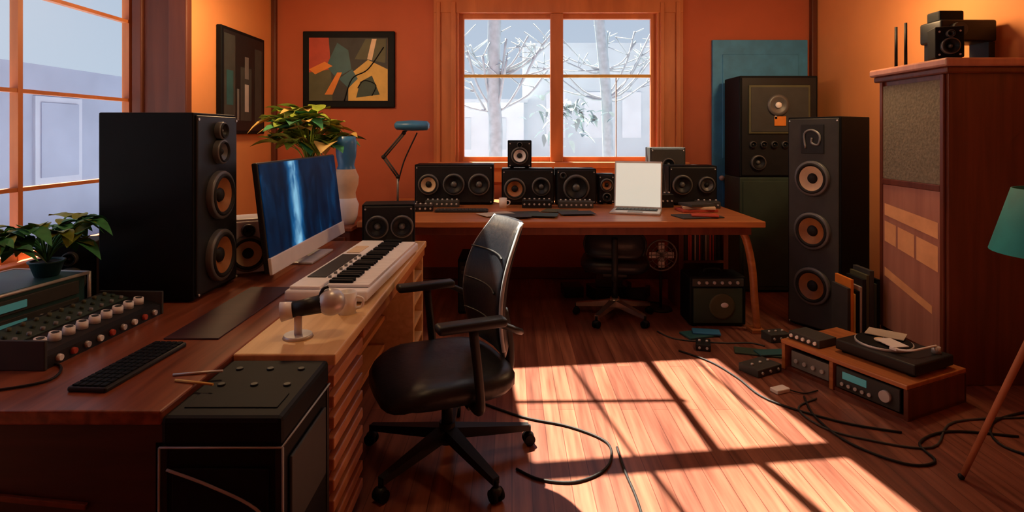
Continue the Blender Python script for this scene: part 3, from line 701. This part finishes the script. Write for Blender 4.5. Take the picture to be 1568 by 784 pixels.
k.cyl((-.08,-.1,.21),(-.08,-.15,.21),.045,.045,'char'); k.box((-.07,0,.31),(.16,.12,.07),'blk',.01); k.bx(.15,.19,-.08,.08,0,.14,'blk2'); k.bx(-.15,-.11,-.08,.08,0,.14,'blk2'); k.bx(-.17,.19,-.09,.09,0,.015,'blk2')
k.done('video_projector',(2.90,3.84,1.95))
for i,(y,hh) in enumerate(((4.07,.29),(3.97,.30))):
    k=MB(); k.cyl((0,0,0),(0,0,.012),.03,.028,'blk2'); k.cyl((0,0,.012),(0,0,hh),.010,.009,'blk'); k.done('candlestick',(2.66,y,1.95))
# low bench with receiver and turntable
tb=-math.atan2(.9,.43)
Lb,Db=.78,.54
fm=Vector(((1.72+2.05)/2,(3.76+3.05)/2,0)); cen=fm+Vector((.9,.43,0))*Db/2
k=MB()
k.bx(-Lb/2,Lb/2,-Db/2,Db/2,.165,.19,'table',.005); k.bx(-Lb/2,Lb/2,-Db/2+.02,Db/2,0,.02,'cab')
for x in(-Lb/2,-.06,Lb/2-.025): k.bx(x,x+.025,-Db/2+.01,Db/2,.0,.165,'table' if x<0 else 'cab',.003)
k.bx(-Lb/2,Lb/2,Db/2-.02,Db/2,.02,.165,'cab')
k.done('low_bench',cen,tb)
def onb(x,y,z): 
    v=Matrix.Rotation(tb,3,'Z')@Vector((x,y,0)); return (cen.x+v.x,cen.y+v.y,z)
k=MB(); k.bx(-.18,.18,-.16,.16,.008,.13,'blk2',.004); k.bx(-.18,.18,-.168,-.16,.01,.128,'char',.003); k.bx(-.14,.0,-.172,-.168,.07,.11,'led'); k.cyl((.11,-.168,.07),(.11,-.19,.07),.032,.03,'silv')
for q in range(5): k.cyl((-.14+q*.04,-.168,.04),(-.14+q*.04,-.18,.04),.01,.01,'silv',10)
for a in(-.15,.15): 
    for b_ in(-.12,.12): k.cyl((a,b_,0),(a,b_,.01),.014,.014,'rub',10)
k.done('stereo_receiver',onb(.165,-.09,.0201),tb)
k=MB(); k.bx(-.13,.13,-.14,.14,0,.11,'blk2',.004); k.bx(-.13,.13,-.147,-.14,.005,.105,'grey',.003)
for q in range(4): k.cyl((-.09+q*.06,-.147,.05),(-.09+q*.06,-.16,.05),.014,.012,'silv',12)
k.done('cassette_deck',onb(-.215,-.08,.0201),tb)
k=MB(); k.bx(-.23,.23,-.18,.18,.015,.075,'blk2',.008); k.cyl((-.05,0,.075),(-.05,0,.09),.15,.15,'silv',40); k.cyl((-.05,0,.09),(-.05,0,.094),.143,.143,'blk',40); k.cyl((-.05,0,.094),(-.05,0,.096),.05,.05,'cream',24); k.cyl((-.05,0,.09),(-.05,0,.11),.004,.004,'silv',8)
k.cyl((.17,.12,.075),(.17,.12,.11),.025,.022,'silv'); k.tube([(.17,.12,.115),(.17,.0,.118),(.15,-.08,.112),(.08,-.1,.1)],.006,'wht',8); k.box((.07,-.1,.1),(.04,.02,.012),'wht')
for a in(-.19,.19):
    for b_ in(-.14,.14): k.cyl((a,b_,0),(a,b_,.016),.02,.02,'rub',12)
k.box((-.1,.1,.103),(.2,.14,.004),'vinyl',rot=(0,0,.4)); k.box((.02,-.04,.108),(.14,.1,.004),'wht',rot=(0,0,-.3))
k.done('turntable',onb(.13,.03,.19),tb)
k=MB(); k.bx(-.11,.11,-.08,.08,0,.05,'char',.005)
for q in range(5): k.cyl((-.085+q*.042,-.08,.025),(-.085+q*.042,-.092,.025),.012,.01,'wht',10)
k.done('effects_unit',onb(-.27,-.13,.19),tb)
# record row
k=MB(); x=0
for i,(wv,hh,mt) in enumerate([(.022,.44,'char'),(.02,.50,'org'),(.012,.40,'yel'),(.025,.42,'blk'),(.015,.45,'vinyl'),(.025,.5,'blk2'),(.02,.53,'olive'),(.03,.56,'char'),(.018,.47,'dkgreen'),(.02,.5,'blk')]):
    k.box((x+wv/2,0,hh/2),(wv,.20,hh),mt,.002); x+=wv+.002
k.done('record_row',(2.30,4.13,0))

# tripod floor lamp
k=MB()
for f_ in((-.45,.03,0),(.18,.32,0),(.22,-.30,0)):
    k.cyl((f_[0],f_[1],.008),(f_[0]*.06,f_[1]*.06,.93),.012,.016,'terra',12)
    k.sph((f_[0],f_[1],.014),.014,'rub',10,8)
k.cyl((0,0,.90),(0,0,.97),.04,.035,'blk2'); k.cyl((0,0,.97),(0,0,1.1),.008,.008,'silv')
k.lathe((0,0,.98),(0,0,1),[(.28,0),(.20,.28),(.196,.28),(.276,0)],'teal',36); k.sph((0,0,1.12),.04,'wht')
k.cyl((-.2,0,1.24),(.2,0,1.24),.003,.003,'silv',6)
k.done('floor_lamp',(2.40,2.52,0))

def cable(pts,r=.006,mat='rub'):
    k=MB(); k.tube([(x,y,r+.001) for x,y in pts],r,mat,7,6); return k.done('audio_cable')
cable([(-.2,3.29),(.055,3.10),(.287,3.0),(.45,2.86),(.46,2.72),(.40,2.60),(.267,2.52),(.12,2.54),(.02,2.62)])
cable([(.50,2.80),(.50,2.6),(.51,2.42),(.507,2.2),(.50,1.9)])
cable([(1.66,3.34),(1.6,3.1),(1.63,2.84),(1.78,2.66),(1.93,2.68),(1.97,2.84),(2.2,2.95),(2.5,2.9)])
cable([(1.72,3.32),(1.56,3.2),(1.58,3.0),(1.72,2.88),(2.0,2.80),(2.3,3.05),(2.8,3.1)],.005,'char')
cable([(1.15,4.05),(1.3,3.85),(1.38,3.6),(1.44,3.3),(1.7,3.05),(1.95,2.94)],.006)
cable([(2.9,3.2),(2.5,3.05),(2.35,2.8),(2.6,2.65),(2.9,2.9)],.006)
cable([(1.1,4.45),(1.2,4.28),(1.5,4.2),(1.7,4.20),(1.78,4.14)],.005,'char')

# ---------------------------------------------------------------- lights
def unseen_pendant(loc,energy):  # unseen hanging lamps, added above the frame to warm walls and desk
    k=MB(); k.cyl((0,0,.0),(0,0,-.03),.06,.06,'blk2'); k.cyl((0,0,-.03),(0,0,-.22),.004,.004,'rub',8)
    k.lathe((0,0,-.42),(0,0,1),[(.20,0),(.17,.08),(.06,.2),(.03,.21)],'blk2'); k.sph((0,0,-.36),.045,'bulb')
    k.done('unseen_pendant_lamp',(loc[0],loc[1],2.999))
    l=bpy.data.lights.new('unseen_pendant_light','POINT'); l.energy=energy; l.color=(1,.62,.30); l.shadow_soft_size=.12
    o=bpy.data.objects.new('unseen_pendant_light',l); o.location=(loc[0],loc[1],2.52); scene.collection.objects.link(o)
unseen_pendant((-1.78,4.35),46)
unseen_pendant((2.40,4.1),46)
unseen_pendant((-.55,2.3),17)
s=bpy.data.lights.new('sun','SUN'); s.energy=27; s.color=(1,.86,.66); s.angle=math.radians(.6)
o=bpy.data.objects.new('sun',s); scene.collection.objects.link(o)
o.rotation_euler=Vector((.25,-.5,-1)).to_track_quat('-Z','Y').to_euler()
w=bpy.data.worlds.new('sky'); scene.world=w; w.use_nodes=True
bg=w.node_tree.nodes['Background']
tc=w.node_tree.nodes.new('ShaderNodeTexCoord'); sp_=w.node_tree.nodes.new('ShaderNodeSeparateXYZ'); r=w.node_tree.nodes.new('ShaderNodeValToRGB')
w.node_tree.links.new(tc.outputs['Generated'],sp_.inputs[0]); w.node_tree.links.new(sp_.outputs['Z'],r.inputs['Fac']); w.node_tree.links.new(r.outputs['Color'],bg.inputs['Color'])
r.color_ramp.elements[0].color=(.45,.54,.65,1); r.color_ramp.elements[1].color=(.20,.28,.44,1)
bg.inputs['Strength'].default_value=1.2

cam=bpy.data.cameras.new('camera'); cam.sensor_width=36; cam.lens=20.66; cam.shift_y=-187/1568; cam.clip_start=.05
o=bpy.data.objects.new('camera',cam); o.location=(0,0,1.5); o.rotation_euler=(math.radians(90),0,0); scene.collection.objects.link(o); scene.camera=o
